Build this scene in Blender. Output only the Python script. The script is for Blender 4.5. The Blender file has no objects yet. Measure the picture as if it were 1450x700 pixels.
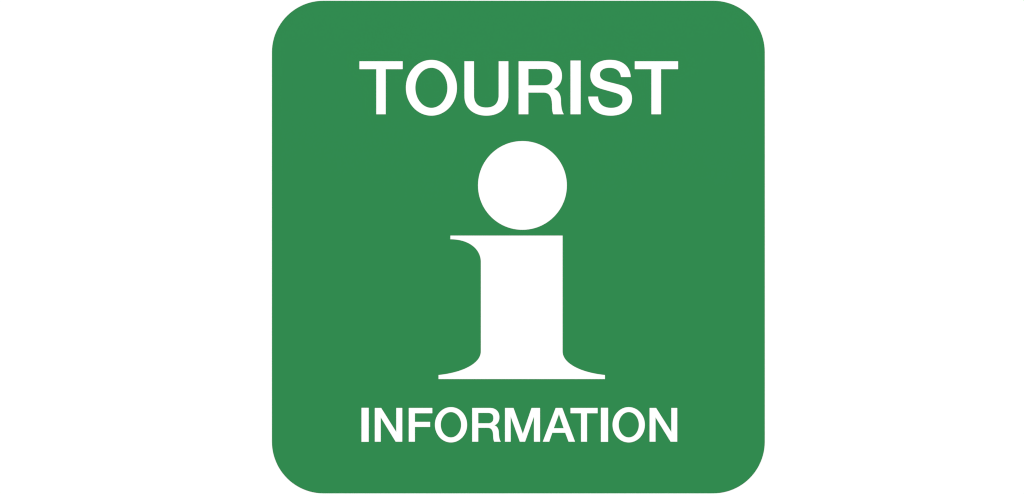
import bpy, math, re
from mathutils import Vector

S = bpy.context.scene
COL = S.collection
MM = 0.001            # the drawing below is in millimetres on the face of the sign
CX, CY = 725.0, 350.0 # drawing point that sits at x = 0, z = HEIGHT
HEIGHT = 1.6
KY = 0.9993           # height of the drawing against its width
PLATE = 0.0015        # thickness of the aluminium plate
FILM = 0.00015        # thickness of the white vinyl film


# ---------------------------------------------------------------- materials
def material(name, rgb, rough, spec, mottle):
    m = bpy.data.materials.new(name)
    m.use_nodes = True
    nt = m.node_tree
    b = nt.nodes['Principled BSDF']
    b.inputs['Specular IOR Level'].default_value = spec
    tc = nt.nodes.new('ShaderNodeTexCoord')
    nz = nt.nodes.new('ShaderNodeTexNoise')
    nz.inputs['Scale'].default_value = 9.0
    nz.inputs['Detail'].default_value = 5.0
    nt.links.new(tc.outputs['Object'], nz.inputs['Vector'])
    # very slight unevenness of the pigment
    mr = nt.nodes.new('ShaderNodeMapRange')
    mr.inputs['To Min'].default_value = 1.0 - mottle
    mr.inputs['To Max'].default_value = 1.0 + mottle
    nt.links.new(nz.outputs['Fac'], mr.inputs['Value'])
    vm = nt.nodes.new('ShaderNodeVectorMath')
    vm.operation = 'SCALE'
    vm.inputs[0].default_value = rgb
    nt.links.new(mr.outputs['Result'], vm.inputs['Scale'])
    nt.links.new(vm.outputs['Vector'], b.inputs['Base Color'])
    # and of the gloss
    rr = nt.nodes.new('ShaderNodeMapRange')
    rr.inputs['To Min'].default_value = rough - 0.05
    rr.inputs['To Max'].default_value = rough + 0.05
    nt.links.new(nz.outputs['Fac'], rr.inputs['Value'])
    nt.links.new(rr.outputs['Result'], b.inputs['Roughness'])
    return m


GREEN = material('green_enamel', (0.0239, 0.2060, 0.0632), 0.8, 0.02, 0.0)
WHITE = material('white_vinyl', (0.82, 0.82, 0.82), 0.6, 0.1, 0.0)
WALL = material('white_wall_paint', (0.86, 0.86, 0.86), 0.8, 0.1, 0.0)


# ---------------------------------------------------------------- outlines
def parse(d):
    """M, L, H, V, C (absolute) and Z -> list of rings of (point, in, out)."""
    tok = re.findall(r'[MLHVCZ]|-?\d+\.?\d*', d)
    rings, cur, i, cmd = [], None, 0, None
    while i < len(tok):
        if tok[i] in 'MLHVCZ':
            cmd = tok[i]
            i += 1
            if cmd == 'Z':
                a, z = cur[0], cur[-1]
                if len(cur) > 1 and abs(a[0][0]-z[0][0]) + abs(a[0][1]-z[0][1]) < 1e-4:
                    a[1] = z[1]
                    cur.pop()
                rings.append(cur)
            continue
        if cmd in 'ML':
            p = (float(tok[i]), float(tok[i+1])); i += 2
            if cmd == 'M':
                cur = [[p, p, p]]
                cmd = 'L'
            else:
                cur.append([p, p, p])
        elif cmd == 'H':
            p = (float(tok[i]), cur[-1][0][1]); i += 1
            cur.append([p, p, p])
        elif cmd == 'V':
            p = (cur[-1][0][0], float(tok[i])); i += 1
            cur.append([p, p, p])
        else:
            v = [float(t) for t in tok[i:i+6]]; i += 6
            cur[-1][2] = (v[0], v[1])
            p = (v[4], v[5])
            cur.append([p, (v[2], v[3]), p])
    return rings


def ellipse(x0, y0, x1, y1):
    cx, cy, a, b = (x0+x1)/2, (y0+y1)/2, (x1-x0)/2, (y1-y0)/2
    k = 0.5523
    f = lambda x, y: '%.3f %.3f ' % (x, y)
    return ('M' + f(cx-a, cy) +
            'C' + f(cx-a, cy-b*k) + f(cx-a*k, cy-b) + f(cx, cy-b) +
            'C' + f(cx+a*k, cy-b) + f(cx+a, cy-b*k) + f(cx+a, cy) +
            'C' + f(cx+a, cy+b*k) + f(cx+a*k, cy+b) + f(cx, cy+b) +
            'C' + f(cx-a*k, cy+b) + f(cx-a, cy+b*k) + f(cx-a, cy) + 'Z')


def rounded(x0, y0, x1, y1, r):
    q = r * (1 - 0.5523)
    f = lambda x, y: '%.3f %.3f ' % (x, y)
    return ('M' + f(x0+r, y0) + 'L' + f(x1-r, y0) +
            'C' + f(x1-q, y0) + f(x1, y0+q) + f(x1, y0+r) + 'L' + f(x1, y1-r) +
            'C' + f(x1, y1-q) + f(x1-q, y1) + f(x1-r, y1) + 'L' + f(x0+r, y1) +
            'C' + f(x0+q, y1) + f(x0, y1-q) + f(x0, y1-r) + 'L' + f(x0, y0+r) +
            'C' + f(x0, y0+q) + f(x0+q, y0) + f(x0+r, y0) + 'Z')


def flat_shape(name, d, back, thick, mat, parent, bevel=0.0, label=None):
    """Cut the outline out of a sheet: its back face lies `back` in front of the wall."""
    rings = parse(d)
    xs = [p[0][0] for r in rings for p in r]
    ys = [p[0][1] for r in rings for p in r]
    ox, oy = (min(xs)+max(xs))/2, (min(ys)+max(ys))/2
    cu = bpy.data.curves.new(name + '_outline', 'CURVE')
    cu.dimensions = '2D'
    cu.fill_mode = 'BOTH'
    cu.resolution_u = 24
    cu.extrude = thick/2 - bevel
    cu.bevel_depth = bevel
    cu.bevel_resolution = 3
    cu.offset = -bevel
    for r in rings:
        sp = cu.splines.new('BEZIER')
        sp.bezier_points.add(len(r) - 1)
        sp.use_cyclic_u = True
        for bp, (p, a, b) in zip(sp.bezier_points, r):
            bp.handle_left_type = bp.handle_right_type = 'FREE'
            cv = lambda q: Vector(((q[0]-ox)*MM, -(q[1]-oy)*MM*KY, 0))
            bp.co, bp.handle_left, bp.handle_right = cv(p), cv(a), cv(b)
    tmp = bpy.data.objects.new(name + '_tmp', cu)
    COL.objects.link(tmp)
    dg = bpy.context.evaluated_depsgraph_get()
    me = bpy.data.meshes.new_from_object(tmp.evaluated_get(dg))
    me.name = name
    bpy.data.objects.remove(tmp)
    bpy.data.curves.remove(cu)
    # stand the sheet upright: drawing x, y -> world x, z; thickness towards -y
    for v in me.vertices:
        x, y, z = v.co
        v.co = (x, -z, y)
    me.materials.clear()
    me.materials.append(mat)
    for p in me.polygons:
        p.use_smooth = False
    o = bpy.data.objects.new(name, me)
    COL.objects.link(o)
    o.parent = parent
    o.location = ((ox-CX)*MM, -(back + thick/2), -(oy-CY)*MM*KY)
    if label:
        o['label'] = label
    return o


# ---------------------------------------------------------------- the setting
def wall():
    me = bpy.data.meshes.new('wall')
    w, z0, z1, t = 6.0, -2.0, 6.0, 0.2
    v = [(-w, 0, z0), (w, 0, z0), (w, 0, z1), (-w, 0, z1),
         (-w, t, z0), (w, t, z0), (w, t, z1), (-w, t, z1)]
    f = [(0, 1, 2, 3), (5, 4, 7, 6), (1, 5, 6, 2), (4, 0, 3, 7), (3, 2, 6, 7), (4, 5, 1, 0)]
    me.from_pydata(v, [], f)
    me.materials.append(WALL)
    o = bpy.data.objects.new('wall', me)
    COL.objects.link(o)
    o['kind'] = 'structure'
    return o


wall()

# ---------------------------------------------------------------- the sign
sign = bpy.data.objects.new('information_sign', None)
COL.objects.link(sign)
sign.location = (0, 0, HEIGHT)
sign.empty_display_size = 0.1
sign['label'] = 'green rounded square sign with white lettering and large white letter i on white wall'
sign['category'] = 'sign'

flat_shape('panel', rounded(385.0, 1.0, 1083.0, 698.9, 73.0), 0.0003, PLATE, GREEN, sign, 0.0003)
FACE = 0.0003 + PLATE

# the big letter i: round dot and serifed stem
flat_shape('symbol_dot', ellipse(676.9, 199.9, 802.65, 325.6), FACE, FILM, WHITE, sign,
           label='round white dot of the large letter i')
flat_shape('symbol_stem',
           'M637.8 333.85 H796.6 V498 C796.6 515 822.5 528 856.6 531.4 V537.1 H621 V531.4 '
           'C655 528 680.9 515 680.9 498 V371 C680.9 353.2 664.5 339 637.8 339 Z',
           FACE, FILM, WHITE, sign, label='white serifed stem of the large letter i')


def T(l, r, s0, s1, top, bar, bot):
    return 'M%g %g H%g V%g H%g V%g H%g V%g H%gZ' % (l, top, r, bar, s1, bot, s0, bar, l)


def rect(l, r, t, b):
    return 'M%g %g H%g V%g H%gZ' % (l, t, r, b, l)


def N(l, a, d0, b, r, d1):
    t, m = 578.05, 625.85
    return ('M%g %g H%g L%g 612.2 V%g H%g V%g H%g L%g 591.2 V%g H%gZ'
            % (l, t, d0, b, t, r, m, d1, a, m, l))


top_line = [
    ('T', T(509.0, 570.15, 532.9, 546.15, 86.85, 98.0, 161.9)),
    ('O', ellipse(574.75, 84.9, 647.0, 163.85) + ellipse(588.15, 96.0, 633.6, 152.9)),
    ('U', 'M657.7 86.85 H671.15 V134.6 C671.15 146.5 677.3 152.4 688.7 152.4 '
          'C700 152.4 706.15 146.5 706.15 134.6 V86.85 H719.85 V136.4 '
          'C719.85 153.2 706.8 163.85 688.75 163.85 C670.5 163.85 657.7 153.2 657.7 136.4 Z'),
    ('R', 'M734.4 86.85 H773.5 C787.2 86.85 795.7 95 795.7 107.3 C795.7 116.5 791.5 122.8 784 126 '
          'C790.5 127.8 794.3 134 794.3 142.8 C794.3 151 795.8 158.5 798.2 161.6 V161.9 H783.6 '
          'C782.2 159 781.8 156 781.75 149.5 C781.4 137 778.5 131.15 769 131.15 H748.15 V161.9 H734.4 Z'
          'M748.15 97.7 H770.5 C778 97.7 782.15 101.5 782.15 109.2 C782.15 117 777.5 121 770.5 121 H748.15 Z'),
    ('I', rect(807.85, 822.15, 85.85, 161.9)),
    ('S', 'M893 109.15 C892.4 93.5 880.5 84.85 863.6 84.85 C847 84.85 836 93.5 836 106.7 '
          'C836 116.5 841 122.6 850 125.4 C854 126.7 870 131 873 132 C878.5 133.7 881.6 136.5 881.6 141.6 '
          'C881.6 148.5 875 152.9 865.4 152.9 C854 152.9 846.85 147 846.85 136.9 H833.1 '
          'C833.6 153.5 845.5 163.85 865 163.85 C883 163.85 894.85 154 894.85 139.8 '
          'C894.85 130 889.5 123.8 880 120.9 C876 119.7 862 116.4 858 115.2 '
          'C852.5 113.4 849.4 110.3 849.4 105.4 C849.4 99.6 855 96 863.1 96 '
          'C872.5 96 878.5 100.7 879.3 109.15 Z'),
    ('T', T(898.85, 960.15, 922.4, 936.0, 86.85, 98.0, 161.9)),
]
bottom_line = [
    ('I', rect(511.9, 522.05, 577.85, 626.05)),
    ('N', N(530.75, 539.1, 539.75, 561.15, 569.6, 560.3)),
    ('F', 'M578.85 578.05 H612.15 V585.55 H587.5 V597.8 H609.05 V604.95 H587.5 V625.85 H578.85 Z'),
    ('O', ellipse(615.85, 576.9, 661.4, 626.9) + ellipse(624.1, 583.85, 653.0, 619.85)),
    ('R', 'M668.65 578.05 H693.6 C702 578.05 707.1 583.2 707.1 591.1 C707.1 596.8 704.4 600.9 700.1 602.8 '
          'C704.2 604 706.2 608 706.3 613.3 C706.5 619.5 707.4 623.5 709.05 625.7 V625.85 H699.85 '
          'C698.9 624 698.5 622 698.35 617.8 C698.2 610 696.2 606.15 690.3 606.15 H677.2 V625.85 H668.65 Z'
          'M677.2 585.05 H691 C696 585.05 698.65 587.5 698.65 592.3 C698.65 597.3 696 599.8 691.2 599.8 H677.2 Z'),
    ('M', 'M715.1 578.05 H727.1 L740.3 614.8 L752.7 578.05 H764.7 V625.85 H756.1 V590.2 '
          'L743.5 625.85 H736.1 L723.1 589.9 V625.85 H715.1 Z'),
    ('A', 'M786.85 578.05 H796.1 L814.2 625.85 H805.1 L800.45 613.2 H782.05 L777.65 625.85 H768.65 Z'
          'M791.5 586.75 L798.2 606.8 H784.2 Z'),
    ('T', T(807.85, 846.2, 822.75, 831.2, 578.05, 585.55, 625.85)),
    ('I', rect(850.9, 861.05, 577.85, 626.05)),
    ('O', ellipse(867.4, 576.9, 913.1, 626.9) + ellipse(876.05, 583.85, 904.65, 619.85)),
    ('N', N(919.85, 928.2, 929.0, 950.6, 958.95, 949.65)),
]
for line, where in ((top_line, 'upper'), (bottom_line, 'lower')):
    for ch, d in line:
        flat_shape('letter', d, FACE, FILM, WHITE, sign,
                   label='white capital letter %s in the %s line' % (ch, where))

# ---------------------------------------------------------------- light
W = bpy.data.worlds.new('World')
S.world = W
W.use_nodes = True
W.cycles.sampling_method = 'NONE'
W.node_tree.nodes['Background'].inputs['Color'].default_value = (1, 1, 1, 1)
W.node_tree.nodes['Background'].inputs['Strength'].default_value = 0.36

la = bpy.data.lights.new('softbox', 'AREA')
la.shape = 'DISK'
la.size = 1.5
la.energy = 15700
lo = bpy.data.objects.new('softbox', la)
COL.objects.link(lo)
lo.location = (0, -40.0, HEIGHT + 12.0)
lo.rotation_euler = (Vector((0, 0, HEIGHT)) - lo.location).to_track_quat('-Z', 'Y').to_euler()

# ---------------------------------------------------------------- camera
cam = bpy.data.cameras.new('camera')
cam.sensor_width = 36
cam.lens = 85
cam.clip_start = 0.05
cam.clip_end = 100
co = bpy.data.objects.new('camera', cam)
COL.objects.link(co)
co.location = (0, -(1.45 * 85 / 36) - FACE, HEIGHT)
co.rotation_euler = (math.radians(90), 0, 0)
S.camera = co

S.view_settings.view_transform = 'Standard'
S.view_settings.look = 'None'
S.view_settings.exposure = 0
S.view_settings.gamma = 1
S.cycles.use_denoising = True
S.cycles.pixel_filter_type = 'BLACKMAN_HARRIS'
S.cycles.filter_width = 1.15
S.render.dither_intensity = 0
